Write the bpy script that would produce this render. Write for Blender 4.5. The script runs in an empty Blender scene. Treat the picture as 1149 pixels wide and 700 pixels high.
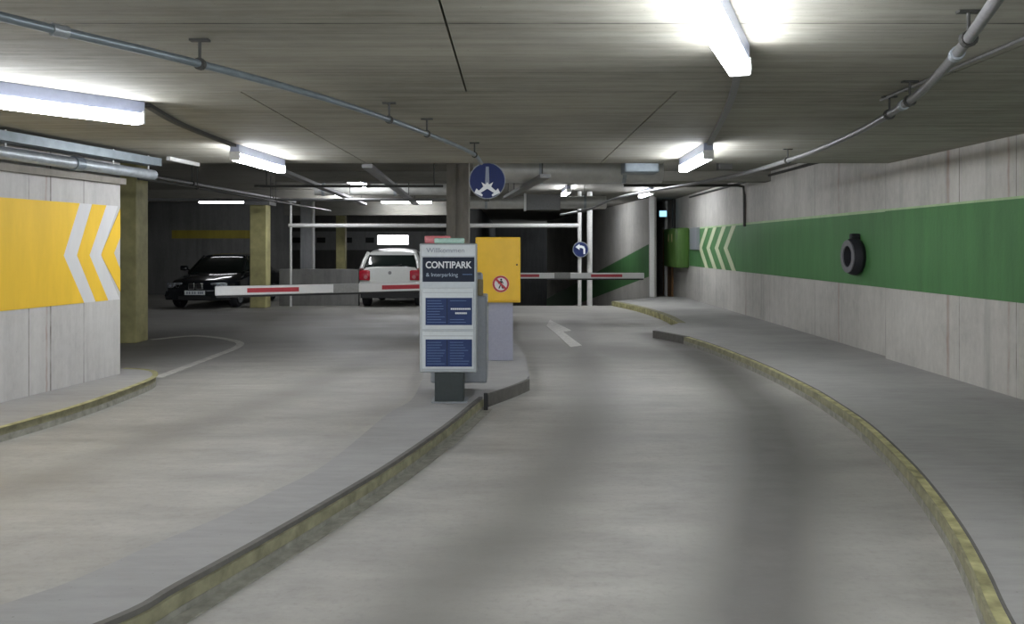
import bpy, bmesh, math, random
from mathutils import Vector, Matrix
random.seed(7)
PI = math.pi
sc = bpy.context.scene
COL = sc.collection
F, CH, CX, HY = 920.0, 1.6, 574.5, 276.0      # focal length (px of 1149), eye height, principal column, horizon row

# ------------------------------------------------------------------ survey helpers
def gp(px, py, h=0.0):
    """ground survey: the floor point (height h) seen along a sight line"""
    Y = (CH - h) * F / (py - HY)
    return ((px - CX) * Y / F, Y)

# ------------------------------------------------------------------ materials
MATS = {}
def newmat(name):
    m = bpy.data.materials.new(name); m.use_nodes = True
    nt = m.node_tree; b = nt.nodes['Principled BSDF']
    MATS[name] = m
    return m, nt, b
def N(nt, t, **kw):
    n = nt.nodes.new(t)
    for k, v in kw.items(): setattr(n, k, v)
    return n
def L(nt, a, b): nt.links.new(a, b)
def math_node(nt, op, a, b=None, clamp=False):
    n = N(nt, 'ShaderNodeMath', operation=op); n.use_clamp = clamp
    for i, v in enumerate((a, b)):
        if v is None: continue
        if isinstance(v, (int, float)): n.inputs[i].default_value = v
        else: L(nt, v, n.inputs[i])
    return n.outputs[0]
def mixc(nt, fac, a, b, blend='MIX'):
    n = N(nt, 'ShaderNodeMix', data_type='RGBA', blend_type=blend)
    for i, v in ((0, fac), (6, a), (7, b)):
        if isinstance(v, (int, float)): n.inputs[i].default_value = v
        elif isinstance(v, tuple): n.inputs[i].default_value = (*v, 1) if len(v) == 3 else v
        else: L(nt, v, n.inputs[i])
    return n.outputs[2]
def noise(nt, vec, scale, detail=4, rough=.6, stretch=(1, 1, 1), loc=(0, 0, 0)):
    mp = N(nt, 'ShaderNodeMapping'); mp.inputs['Scale'].default_value = stretch; mp.inputs['Location'].default_value = loc
    L(nt, vec, mp.inputs[0])
    n = N(nt, 'ShaderNodeTexNoise'); n.inputs['Scale'].default_value = scale
    n.inputs['Detail'].default_value = detail; n.inputs['Roughness'].default_value = rough
    L(nt, mp.outputs[0], n.inputs['Vector'])
    return n.outputs[0]
def remap(nt, v, a, b, c=0.0, d=1.0):
    n = N(nt, 'ShaderNodeMapRange'); n.inputs[1].default_value = a; n.inputs[2].default_value = b
    n.inputs[3].default_value = c; n.inputs[4].default_value = d; L(nt, v, n.inputs[0]); return n.outputs[0]
def bump(nt, b, v, strength=.2, dist=.01):
    n = N(nt, 'ShaderNodeBump'); n.inputs['Strength'].default_value = strength; n.inputs['Distance'].default_value = dist
    L(nt, v, n.inputs['Height']); L(nt, n.outputs[0], b.inputs['Normal'])
def band(nt, coord, centre, width, soft=.5):
    d = math_node(nt, 'ABSOLUTE', math_node(nt, 'SUBTRACT', coord, centre))
    return remap(nt, d, width * soft, width, 1, 0)

def plain(name, col, rough=.5, metal=0.0, var=.12, nscale=30, coat=0.0, stretch=(1, 1, 1)):
    m, nt, b = newmat(name)
    tc = N(nt, 'ShaderNodeTexCoord')
    n = noise(nt, tc.outputs['Object'], nscale, 3, .6, stretch)
    c = mixc(nt, remap(nt, n, .3, .7), tuple(x * (1 - var) for x in col), tuple(min(1, x * (1 + var)) for x in col))
    L(nt, c, b.inputs['Base Color'])
    b.inputs['Roughness'].default_value = rough; b.inputs['Metallic'].default_value = metal
    b.inputs['Coat Weight'].default_value = coat
    return m
def emit(name, col, s):
    m, nt, b = newmat(name)
    b.inputs['Base Color'].default_value = (*col, 1)
    b.inputs['Emission Color'].default_value = (*col, 1); b.inputs['Emission Strength'].default_value = s
    return m

def concrete(name, base, dark, axis='V', joints=(), rust=(), jcoord=0, streak=.5, stain=(.13, .115, .1)):
    """board marked / poured concrete. axis V: vertical streaks, X: board marks running along x"""
    m, nt, b = newmat(name)
    tc = N(nt, 'ShaderNodeTexCoord'); v = tc.outputs['Object']
    st = (4, 4, .35) if axis == 'V' else (.35, 7, 4)
    n1 = noise(nt, v, 1.6, 6, .65, st)
    n2 = noise(nt, v, .7, 5, .6)
    n3 = noise(nt, v, 14, 5, .7, (1, 1, .5) if axis == 'V' else (.25, 1, 1))
    f = math_node(nt, 'ADD', math_node(nt, 'MULTIPLY', n1, streak), math_node(nt, 'MULTIPLY', n2, 1 - streak))
    c = mixc(nt, remap(nt, f, .36, .64), dark, base)
    c = mixc(nt, remap(nt, n3, .35, .75, 0, .28), c, tuple(x * 1.35 for x in base))
    sep = N(nt, 'ShaderNodeSeparateXYZ'); L(nt, v, sep.inputs[0])
    pits = noise(nt, v, 60, 2, .5)
    c = mixc(nt, remap(nt, pits, .70, .76, 0, .4), c, stain)
    wob = math_node(nt, 'MULTIPLY', math_node(nt, 'SUBTRACT', noise(nt, v, 3, 3), .5), .06)
    if axis == 'V':
        drip = noise(nt, v, 1.5, 4, .6, (2.2, 2.2, .12), (3, 1, 7))
        c = mixc(nt, remap(nt, drip, .58, .74, 0, .4), c, tuple(x * .5 for x in dark))
    jc = math_node(nt, 'ADD', sep.outputs[jcoord], wob)
    brk = remap(nt, noise(nt, v, 2.5, 4), .35, .6, .25, 1)
    for p, w in joints:
        c = mixc(nt, math_node(nt, 'MULTIPLY', band(nt, sep.outputs[jcoord], p, w), brk), c, stain)
    for p, w in rust:
        c = mixc(nt, math_node(nt, 'MULTIPLY', math_node(nt, 'MULTIPLY', band(nt, jc, p, w, .1), brk), .6), c, (.28, .16, .12))
    L(nt, c, b.inputs['Base Color']); b.inputs['Roughness'].default_value = .85
    hh = math_node(nt, 'ADD', math_node(nt, 'MULTIPLY', n1, .6), math_node(nt, 'MULTIPLY', n3, .4))
    bump(nt, b, hh, .35, .02)
    return m

def paint(name, col, var=.15):
    """wall paint with the concrete grain showing through"""
    m, nt, b = newmat(name)
    tc = N(nt, 'ShaderNodeTexCoord'); v = tc.outputs['Object']
    n1 = noise(nt, v, 1.5, 6, .7, (3, 3, .4)); n3 = noise(nt, v, 25, 4, .7)
    c = mixc(nt, remap(nt, n1, .3, .7), tuple(x * (1 - var) for x in col), tuple(min(1, x * (1 + var)) for x in col))
    c = mixc(nt, remap(nt, n3, .62, .8, 0, .25), c, tuple(x * .6 for x in col))
    L(nt, c, b.inputs['Base Color']); b.inputs['Roughness'].default_value = .6
    bump(nt, b, n3, .2, .01)
    return m

M_WALL_R = concrete('concrete_right', (.53, .515, .475), (.36, .35, .32), 'V', [(8.0, .008), (9.02, .008), (10.8, .012), (13.6, .01), (16.4, .01), (19.2, .01), (22, .01)], [(7.7, .03), (9.25, .05), (8.12, .03), (12.6, .03), (17.6, .05)], 1, .32)
M_WALL_L = concrete('concrete_left', (.52, .51, .49), (.40, .39, .375), 'V', [(.62, .006), (1.12, .012), (1.42, .006), (2.6, .008)], [(1.18, .02)], 0, .6)
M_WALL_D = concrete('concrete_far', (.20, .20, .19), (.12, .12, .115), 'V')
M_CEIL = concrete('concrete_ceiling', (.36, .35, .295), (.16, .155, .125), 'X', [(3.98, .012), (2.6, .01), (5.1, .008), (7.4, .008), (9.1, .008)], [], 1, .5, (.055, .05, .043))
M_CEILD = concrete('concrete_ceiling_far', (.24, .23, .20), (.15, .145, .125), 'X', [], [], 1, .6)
M_COLP = concrete('concrete_pale_pillar', (.46, .47, .48), (.36, .37, .38), 'V')
M_COLG = concrete('concrete_grey_pillar', (.27, .25, .22), (.19, .175, .15), 'V')
M_WALK = concrete('concrete_walkway', (.37, .365, .35), (.275, .27, .26), 'X', [], [], 1, .3)
M_ISLE = concrete('concrete_island', (.33, .33, .325), (.26, .26, .255), 'X', [], [], 1, .3)
M_KERB = concrete('concrete_kerb', (.15, .145, .13), (.08, .075, .07), 'X', [], [], 0, .3)
M_YCOL = plain('pale_yellow_pillar_paint', (.40, .37, .17), .6, var=.25, nscale=3)
M_YKERB = plain('worn_yellow_kerb_paint', (.38, .36, .18), .8, var=.45, nscale=7)
M_YFADE = plain('faded_yellow_kerb_paint', (.255, .245, .155), .85, var=.3, nscale=9)
M_KBASE = plain('grimy_kerb_base', (.27, .265, .225), .9, var=.25, nscale=12)
M_YELLOW = paint('yellow_wall_paint', (.78, .50, .035), .08)
M_GREEN = paint('green_wall_paint', (.066, .19, .062), .16)
M_GREENE = paint('pale_green_edge', (.36, .50, .27))
M_GREEND = paint('dark_green_paint', (.075, .165, .03), .25)
M_CHEV = paint('pale_chevron_paint', (.50, .55, .36), .1)
M_WHITEW = paint('white_wall_paint', (.60, .60, .60), .06)
M_FLW = plain('worn_white_floor_paint', (.52, .51, .48), .8, var=.2, nscale=14)
M_LINE = plain('faint_white_line_paint', (.52, .51, .47), .85, var=.2, nscale=10)
M_GALV = plain('galvanised_steel', (.34, .37, .39), .48, .5, .2, 12)
M_DUCT = plain('duct_sheet', (.50, .50, .47), .42, .35, .1, 6)
M_PIPE = plain('grey_blue_pipe', (.19, .225, .245), .4, .4, .15, 9)
M_DARKP = plain('dark_conduit', (.055, .055, .05), .6, .2)
M_LPIPE = plain('white_pipe_paint', (.62, .62, .60), .45, 0, .08)
M_MIDP = plain('mid_grey_pipe', (.20, .20, .20), .45, .3)
M_LAMPB = plain('lamp_housing', (.33, .36, .48), .4, 0, .05)
M_TUBE = emit('fluorescent_diffuser', (.93, .95, 1.0), 36)
M_TUBEF = emit('fluorescent_diffuser_dim', (.95, .96, 1.0), 7)
M_SILV = plain('silver_panel', (.44, .47, .49), .35, .35, .05)
M_SILVD = plain('silver_box', (.28, .30, .325), .45, .2, .06)
M_SILVL = plain('pale_frame', (.62, .66, .68), .4, .1, .04)
M_NAVY = plain('navy_sign_face', (.006, .014, .038), .65, 0, .1)
M_BLUE = plain('blue_notice_face', (.016, .038, .135), .65, 0, .12, 8)
M_FOOT = plain('dark_green_grey_foot', (.028, .038, .038), .5)
M_WHITE = plain('white_enamel', (.75, .75, .74), .35, 0, .03)
M_TXT = plain('white_lettering', (.80, .82, .84), .5, 0, .02)
M_TXTG = plain('grey_lettering', (.24, .27, .34), .5, 0, .05)
M_TXTP = plain('pale_lettering', (.42, .50, .60), .5, 0, .05)
M_TXTB = plain('pale_blue_lettering', (.12, .20, .38), .5, 0, .05)
M_YBOX = plain('yellow_enamel', (.80, .49, .025), .35, 0, .05, 5)
M_PED = plain('blue_grey_enamel', (.33, .34, .42), .45, 0, .05)
M_RED = plain('red_reflective', (.45, .035, .05), .35, 0, .1)
M_GREY = plain('worn_grey_sleeve', (.28, .28, .27), .6)
M_BLACK = plain('black_plastic', (.014, .014, .015), .5)
M_SIGNB = plain('traffic_sign_blue', (.004, .016, .10), .55, 0, .1)
M_MINT = plain('mint_lens', (.45, .68, .60), .15)
M_PINK = plain('red_lens', (.70, .22, .24), .2)
M_TYRE = plain('tyre_rubber', (.012, .012, .016), .7)
M_TYREG = plain('dusty_rubber', (.17, .17, .18), .8)
M_CARB = plain('black_car_paint', (.006, .008, .012), .15, 0, .05, 20, 1.0)
M_CARW = plain('silver_white_car_paint', (.58, .59, .56), .3, .1, .03, 20, .6)
M_GLASS = plain('dark_car_glass', (.012, .018, .016), .08, 0, .05)
M_HEADL = plain('headlamp_glass', (.45, .48, .52), .1, .5, .2, 20)
M_CHROME = plain('chrome', (.6, .6, .6), .15, 1, .05)
M_TAIL = plain('tail_lamp_red', (.36, .015, .03), .2, 0, .1)
M_TAILW = plain('tail_lamp_clear', (.42, .12, .14), .2, 0, .1)
M_DOORB = plain('brown_door', (.25, .13, .045), .5, 0, .15)
M_LITP = emit('lit_panel', (1.0, .97, 1.0), 3.0)
M_LITB = emit('lit_blue_sign', (.30, .62, .85), 1.0)
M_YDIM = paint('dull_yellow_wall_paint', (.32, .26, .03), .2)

def floor_material():
    m, nt, b = newmat('floor_concrete')
    tc = N(nt, 'ShaderNodeTexCoord'); v = tc.outputs['Object']
    at = N(nt, 'ShaderNodeAttribute'); at.attribute_name = 'grime'
    n1 = noise(nt, v, .8, 6, .65, (.55, 1.6, 1)); n2 = noise(nt, v, 2.4, 6, .7, (.35, 1.3, 1), (5, 2, 0)); n3 = noise(nt, v, 22, 5, .75)
    f = math_node(nt, 'ADD', math_node(nt, 'MULTIPLY', n1, .5), math_node(nt, 'MULTIPLY', n2, .5))
    c = mixc(nt, remap(nt, f, .36, .64), (.265, .257, .235), (.44, .43, .395))
    edge = math_node(nt, 'ADD', at.outputs['Fac'], math_node(nt, 'MULTIPLY', math_node(nt, 'SUBTRACT', n2, .5), .35))
    c = mixc(nt, remap(nt, edge, .06, .9, 0, .85), c, (.105, .10, .092))
    blot = noise(nt, v, 1.7, 7, .72, (.8, 1, 1), (9, 3, 1))
    c = mixc(nt, remap(nt, blot, .5, .72, 0, .45), c, (.20, .195, .18))
    c = mixc(nt, remap(nt, n3, .5, .8, 0, .4), c, (.17, .165, .155))
    L(nt, c, b.inputs['Base Color'])
    L(nt, remap(nt, n1, .3, .7, .45, .7), b.inputs['Roughness'])
    bump(nt, b, n3, .12, .01)
    return m
M_FLOOR = floor_material()

# ------------------------------------------------------------------ mesh helpers
def obj(name, bm, m, parent=None, loc=(0, 0, 0), rz=0.0, smooth=False):
    me = bpy.data.meshes.new(name)
    bmesh.ops.recalc_face_normals(bm, faces=bm.faces)
    bm.to_mesh(me); bm.free()
    for mm in (m if isinstance(m, (list, tuple)) else [m]): me.materials.append(mm)
    if smooth:
        me.polygons.foreach_set('use_smooth', [True] * len(me.polygons))
        me.set_sharp_from_angle(angle=math.radians(38))
    o = bpy.data.objects.new(name, me); COL.objects.link(o)
    o.location = loc; o.rotation_euler = (0, 0, rz)
    if parent: o.parent = parent
    return o
def box(bm, x0, x1, y0, y1, z0, z1, bev=0.0, mi=0):
    b2 = bmesh.new()
    bmesh.ops.create_cube(b2, size=1)
    for v in b2.verts:
        v.co = Vector(((x0 + x1) / 2 + v.co.x * (x1 - x0), (y0 + y1) / 2 + v.co.y * (y1 - y0), (z0 + z1) / 2 + v.co.z * (z1 - z0)))
    if bev > 0:
        bmesh.ops.bevel(b2, geom=list(b2.edges), offset=bev, segments=2, affect='EDGES', profile=.5)
    merge(bm, b2, mi); return bm
def merge(bm, b2, mi=0):
    mp = {v: bm.verts.new(v.co) for v in b2.verts}
    for f in b2.faces:
        try:
            nf = bm.faces.new([mp[v] for v in f.verts]); nf.material_index = mi or f.material_index
        except ValueError: pass
    b2.free()
def B(*a, **k):
    bm = bmesh.new(); box(bm, *a, **k); return bm
def smoothpts(pts, n=6):
    P = [Vector(p) for p in pts]; P = [P[0] * 2 - P[1]] + P + [P[-1] * 2 - P[-2]]
    out = []
    for i in range(1, len(P) - 2):
        for k in range(n):
            t = k / n
            a, b, c, d = P[i - 1], P[i], P[i + 1], P[i + 2]
            out.append(.5 * ((2 * b) + (c - a) * t + (2 * a - 5 * b + 4 * c - d) * t * t + (-a + 3 * b - 3 * c + d) * t ** 3))
    out.append(P[-2]); return out
def tube(bm, pts, r, n=12, caps=True):
    P = [Vector(p) for p in pts]; rings = []
    for i, p in enumerate(P):
        d = (P[min(i + 1, len(P) - 1)] - P[max(i - 1, 0)]).normalized()
        up = Vector((0, 0, 1)) if abs(d.z) < .95 else Vector((0, 1, 0))
        s = d.cross(up).normalized(); u = s.cross(d).normalized()
        rr = r[i] if isinstance(r, (list, tuple)) else r
        rings.append([bm.verts.new(p + (s * math.cos(2 * PI * k / n) + u * math.sin(2 * PI * k / n)) * rr) for k in range(n)])
    for a, b in zip(rings, rings[1:]):
        for k in range(n): bm.faces.new([a[k], a[(k + 1) % n], b[(k + 1) % n], b[k]])
    if caps: bm.faces.new(rings[0]); bm.faces.new(rings[-1][::-1])
    return bm
def T(pts, r, n=12): return tube(bmesh.new(), pts, r, n)
def boxbar(bm, pts, w, h):
    """rectangular trunking along a path"""
    P = [Vector(p) for p in pts]; rings = []
    for i, p in enumerate(P):
        d = (P[min(i + 1, len(P) - 1)] - P[max(i - 1, 0)]); d.z = 0; d.normalize()
        s = Vector((d.y, -d.x, 0))
        rings.append([bm.verts.new(p + s * (w / 2 * a) + Vector((0, 0, h / 2 * c))) for a, c in ((-1, -1), (1, -1), (1, 1), (-1, 1))])
    for a, b in zip(rings, rings[1:]):
        for k in range(4): bm.faces.new([a[k], a[(k + 1) % 4], b[(k + 1) % 4], b[k]])
    bm.faces.new(rings[0]); bm.faces.new(rings[-1][::-1]); return bm
def prism(pts, z0, z1, bm=None, mi_side=0):
    """vertical prism over a plan polygon"""
    bm = bm or bmesh.new()
    a = [bm.verts.new((x, y, z0)) for x, y in pts]; b = [bm.verts.new((x, y, z1)) for x, y in pts]
    bm.faces.new(a[::-1]); bm.faces.new(b); n = len(pts)
    for i in range(n):
        f = bm.faces.new([a[i], a[(i + 1) % n], b[(i + 1) % n], b[i]]); f.material_index = mi_side
    bm.normal_update(); bmesh.ops.triangulate(bm, faces=[f for f in bm.faces if len(f.verts) > 4])
    return bm
def plate(pts, y0, y1, bm=None):
    """polygon in the x-z plane, thickness y0..y1"""
    bm = bm or bmesh.new()
    a = [bm.verts.new((x, y0, z)) for x, z in pts]; b = [bm.verts.new((x, y1, z)) for x, z in pts]
    bm.faces.new(a); bm.faces.new(b[::-1]); n = len(pts)
    for i in range(n): bm.faces.new([a[i], a[(i + 1) % n], b[(i + 1) % n], b[i]])
    bm.normal_update(); bmesh.ops.triangulate(bm, faces=[f for f in bm.faces if len(f.verts) > 4])
    return bm
def sideplate(pts, x0, x1, bm=None):
    """polygon in the y-z plane, thickness x0..x1"""
    bm = bm or bmesh.new()
    a = [bm.verts.new((x0, y, z)) for y, z in pts]; b = [bm.verts.new((x1, y, z)) for y, z in pts]
    bm.faces.new(a); bm.faces.new(b[::-1]); n = len(pts)
    for i in range(n): bm.faces.new([a[i], a[(i + 1) % n], b[(i + 1) % n], b[i]])
    bm.normal_update(); bmesh.ops.triangulate(bm, faces=[f for f in bm.faces if len(f.verts) > 4])
    return bm
def disc(cx, cz, r, y0, y1, n=40, bm=None, sx=1.0):
    return plate([(cx + r * sx * math.cos(2 * PI * k / n), cz + r * math.sin(2 * PI * k / n)) for k in range(n)], y0, y1, bm)
def ring(cx, cz, r0, r1, y0, y1, n=40, bm=None):
    bm = bm or bmesh.new(); R = []
    for r, y in ((r0, y0), (r1, y0), (r1, y1), (r0, y1)):
        R.append([bm.verts.new((cx + r * math.cos(2 * PI * k / n), y, cz + r * math.sin(2 * PI * k / n))) for k in range(n)])
    for i in range(4):
        a, b = R[i], R[(i + 1) % 4]
        for k in range(n): bm.faces.new([a[k], a[(k + 1) % n], b[(k + 1) % n], b[k]])
    return bm
def text_bm(s, size, cx, cz, y, width=None, depth=.002, bold=0.0):
    cu = bpy.data.curves.new('lettering', 'FONT'); cu.body = s; cu.size = size; cu.align_x = 'CENTER'; cu.align_y = 'CENTER'
    cu.extrude = depth / 2; cu.offset = bold
    o = bpy.data.objects.new('lettering', cu); COL.objects.link(o)
    bpy.context.view_layer.update()
    me = bpy.data.meshes.new_from_object(o.evaluated_get(bpy.context.evaluated_depsgraph_get()))
    bm = bmesh.new(); bm.from_mesh(me)
    xs = [v.co.x for v in bm.verts]; w = max(xs) - min(xs); k = (width / w) if width else 1
    for v in bm.verts: v.co = Vector((cx + v.co.x * k, y + v.co.z, cz + v.co.y))
    bpy.data.objects.remove(o); bpy.data.curves.remove(cu); bpy.data.meshes.remove(me)
    return bm

def tag(o, label, cat, group=None):
    o['label'] = label; o['category'] = cat
    if group: o['group'] = group
    return o
def thing(name, label, cat, loc=(0, 0, 0), rz=0, group=None):
    o = bpy.data.objects.new(name, None); COL.objects.link(o)
    o.location = loc; o.rotation_euler = (0, 0, rz); o.empty_display_size = .1
    return tag(o, label, cat, group)
def struct(name, bm, m, **k):
    o = obj(name, bm, m, **k); o['kind'] = 'structure'; return o
def dup(root, loc, rz, label):
    r = root.copy(); COL.objects.link(r); r.location = loc; r.rotation_euler = (0, 0, rz); r['label'] = label
    for ch in list(root.children):
        c = ch.copy(); COL.objects.link(c); c.parent = r
        for g in list(ch.children):
            d = g.copy(); COL.objects.link(d); d.parent = c
    return r

# ================================================================== FLOOR
def seg_dist(p, pts):
    best = 9
    for a, b in zip(pts, pts[1:]):
        ax, ay = a; bx, by = b; dx, dy = bx - ax, by - ay
        t = max(0, min(1, ((p[0] - ax) * dx + (p[1] - ay) * dy) / (dx * dx + dy * dy + 1e-9)))
        d = math.hypot(p[0] - ax - t * dx, p[1] - ay - t * dy); best = min(best, d)
    return best
def track(px): return [gp(*p) for p in px]
# worn, rubber-darkened wheel tracks and oil patches on the lanes  (path, half width, strength)
GRIME = [
    ([(.75, 1.0)] + track([(850, 690), (862, 600), (872, 520), (858, 460), (800, 408), (735, 375)]), .34, 1.0),
    (track([(872, 560), (868, 500), (850, 455)]), .42, .55),
    ([(-.75, 2.2)] + track([(470, 690), (590, 580), (650, 500), (668, 440), (655, 395), (640, 360)]), .32, .6),
    (track([(600, 385), (660, 392), (760, 395)]), .9, .55),
    (track([(280, 352), (380, 362), (470, 372)]), 2.2, .95),
    (track([(180, 390), (250, 372), (330, 362)]), 1.5, .7),
    (track([(120, 660), (300, 560), (420, 470), (470, 400)]), .3, .18),
    (track([(0, 555), (180, 490), (330, 440), (420, 400)]), .30, .35),
    (track([(590, 350), (680, 352)]), 1.2, .3),
    (track([(80, 620), (30, 630)]), .2, .2),
]
def grime(x, y):
    g = 0
    for pts, w, s in GRIME:
        d = seg_dist((x, y), pts)
        if d < w * 2.2: g = max(g, s * math.exp(-(d / w) ** 2 * .9))
    return g
def ramp_z(x, y):
    if -1.2 < x < 4.45 and y > 22: return -(y - 22) * .135
    return 0.0
def make_floor():
    xs = [-14 + i * .5 for i in range(17)] + [-5.9 + i * .12 for i in range(94)] ; xs = [x for x in xs if x < 5.3] + [5.4]
    ys = [-3 + i * .12 for i in range(210)]; ys = ys + [22.0 + i * .5 for i in range(1, 50)]
    ys = sorted(set([round(y, 3) for y in ys if y < 21.95] + [22.0] + [round(22 + i * .5, 3) for i in range(1, 77)]))
    bm = bmesh.new(); g = []
    V = []
    for y in ys:
        row = []
        for x in xs:
            row.append(bm.verts.new((x, y, ramp_z(x, y)))); g.append(grime(x, y) if y < 24 else 0)
        V.append(row)
    for j in range(len(ys) - 1):
        for i in range(len(xs) - 1):
            bm.faces.new([V[j][i], V[j][i + 1], V[j + 1][i + 1], V[j + 1][i]])
    o = struct('floor', bm, M_FLOOR)
    a = o.data.attributes.new('grime', 'FLOAT', 'POINT'); a.data.foreach_set('value', g)
    return o
floor = make_floor()

# painted marks on the floor (parts of the floor)
def flat_paint(name, pts2, m, z=.003, t=.003):
    return obj(name, prism(pts2, z - t, z + t), m, floor)
arrow = [(613, 366), (617, 359), (641, 371), (632, 372.5), (653, 388), (640, 389.5), (622, 373)]
flat_paint('arrow_marking', [gp(*p) for p in arrow], M_FLW)
def strip(path, w):
    P = smoothpts([(x, y, 0) for x, y in path], 6); a, b = [], []
    for i, p in enumerate(P):
        d = (P[min(i + 1, len(P) - 1)] - P[max(i - 1, 0)]).normalized(); s = Vector((d.y, -d.x, 0)) * w / 2
        a.append((p + s)); b.append((p - s))
    return a, b
def strip_bm(path, w, z0, z1):
    a, b = strip(path, w); bm = bmesh.new(); R = []
    for p, q in zip(a, b):
        R.append([bm.verts.new((p.x, p.y, z0)), bm.verts.new((p.x, p.y, z1)), bm.verts.new((q.x, q.y, z1)), bm.verts.new((q.x, q.y, z0))])
    for r, s in zip(R, R[1:]):
        for k in range(4): bm.faces.new([r[k], r[(k + 1) % 4], s[(k + 1) % 4], s[k]])
    bm.faces.new(R[0]); bm.faces.new(R[-1][::-1]); return bm
obj('line_marking', strip_bm([gp(*p) for p in [(176, 424), (205, 413), (240, 400), (265, 390), (268, 384), (245, 379), (215, 377), (170, 381)]], .12, .0005, .005), M_LINE, floor)

# ================================================================== RAISED WALKWAYS AND ISLAND
KH = .12
def spline(path, n=5):
    return [(p.x, p.y) for p in smoothpts([(x, y, 0) for x, y in path], n)]
isle_r = [(-3.05, 1.0), (-2.2, 2.4), (-1.6, 3.23), (-1.46, 3.59), (-1.25, 4.2), (-.965, 5.1), (-.78, 5.77), (-.545, 6.77), (-.37, 7.69), (-.30, 8.05)]
isle_l = [(-.99, 9.0), (-.97, 7.9), (-1.10, 7.2), (-1.26, 5.6), (-1.46, 4.9), (-1.61, 4.45), (-1.79, 4.05), (-1.95, 3.62), (-2.13, 3.35), (-2.75, 2.4), (-3.7, 1.0)]
nose = [(-.27, 8.18), (.0, 8.72), (.165, 9.15), (.20, 9.4), (.19, 10.6), (.16, 11.5), (.02, 12.7), (-.05, 18.6), (-.8, 18.6), (-1.25, 14.5), (-1.15, 11)]
isle_poly = spline(isle_r) + nose + spline(isle_l)
isle = thing('traffic_island', 'long curving grey concrete kerb island between the two lanes carrying the silver ticket machine', 'kerb island')
obj('island_slab', prism(isle_poly, 0.001, KH), M_ISLE, isle)
def face_strip(name, path, off, z0, z1, w, m, parent, sm=True):
    """thin strip hugging a kerb side, shifted sideways by off"""
    pts = [Vector((x, y, 0)) for x, y in (spline(path) if sm else path)]; sh = []
    for i, p in enumerate(pts):
        d = (pts[min(i + 1, len(pts) - 1)] - pts[max(i - 1, 0)]).normalized(); s = Vector((d.y, -d.x, 0))
        sh.append((p.x + s.x * off, p.y + s.y * off))
    bm = bmesh.new(); R = []
    for i, (x, y) in enumerate(sh):
        p = Vector((x, y, 0)); q = Vector((*sh[min(i + 1, len(sh) - 1)], 0)) - Vector((*sh[max(i - 1, 0)], 0)); q.normalize()
        s = Vector((q.y, -q.x, 0)) * w / 2
        a, b = p + s, p - s
        R.append([bm.verts.new((a.x, a.y, z0)), bm.verts.new((a.x, a.y, z1)), bm.verts.new((b.x, b.y, z1)), bm.verts.new((b.x, b.y, z0))])
    for r, s in zip(R, R[1:]):
        for k in range(4): bm.faces.new([r[k], r[(k + 1) % 4], s[(k + 1) % 4], s[k]])
    bm.faces.new(R[0]); bm.faces.new(R[-1][::-1])
    return obj(name, bm, m, parent)
face_strip('kerb_edging', isle_r, -.006, .097, KH + .002, .034, M_KERB, isle)
o = face_strip('kerb_paint', isle_r, .012, .035, .096, .03, M_YFADE, isle); o['label'] = 'faded yellow painted kerb side'
face_strip('kerb_base', isle_r, .012, .0, .034, .034, M_KBASE, isle)
face_strip('kerb_gutter', isle_r, .065, .0, .006, .09, M_KBASE, isle)
obj('kerb_edging', strip_bm([(-.25, 8.165), (-.0, 8.665), (.18, 9.09)], .035, .0, KH + .003), M_KERB, isle)
mk = obj('marker_post', B(-.02, .02, -.02, .02, 0.001, .17, bev=.006), M_BLACK, loc=(-.255, 7.98, 0)); tag(mk, 'tiny black upright stub on the floor at the corner of the island kerb', 'marker')

wr = [(1.25, 1.0), (1.65, 2.4), (1.93, 3.25), (2.12, 3.74), (2.30, 4.24), (2.49, 4.86), (2.69, 5.63), (2.92, 6.77), (3.03, 7.69), (3.10, 8.62), (3.11, 10.16), (3.0, 12.16), (2.83, 13.4), (2.47, 14.4)]
wr2 = [(3.22, 15.8), (3.27, 17.7), (3.1, 19.9), (2.7, 22.0)]
walk = thing('raised_walkway', 'broad grey raised walkway along the right wall with a long curving yellow kerb', 'walkway')
poly = spline(wr) + spline(wr2) + [(4.3, 23.9), (5.02, 24.0), (5.02, 10.8), (4.92, 10.8), (4.92, -2.9), (1.0, -2.9)]
obj('walkway_slab', prism(poly, .001, KH), M_WALK, walk)
face_strip('kerb_paint', wr[:-1], .012, KH - .001, KH + .003, .05, M_YKERB, walk)
face_strip('kerb_paint', wr[:-1], -.012, .055, KH - .002, .03, M_YFADE, walk)
face_strip('kerb_base', wr[:-1], -.012, .0, .054, .034, M_KBASE, walk)
face_strip('kerb_edging', wr[:-1], .046, KH - .001, KH + .005, .014, M_KERB, walk)
obj('kerb_edging', strip_bm([(2.86, 13.35), (2.66, 13.9), (2.49, 14.3)], .08, .0, KH + .006), M_KERB, walk)
face_strip('kerb_paint', wr2, .06, KH - .001, KH + .003, .14, M_YFADE, walk)
face_strip('kerb_paint', wr2, -.012, .0, KH - .002, .03, M_YKERB, walk)

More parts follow.
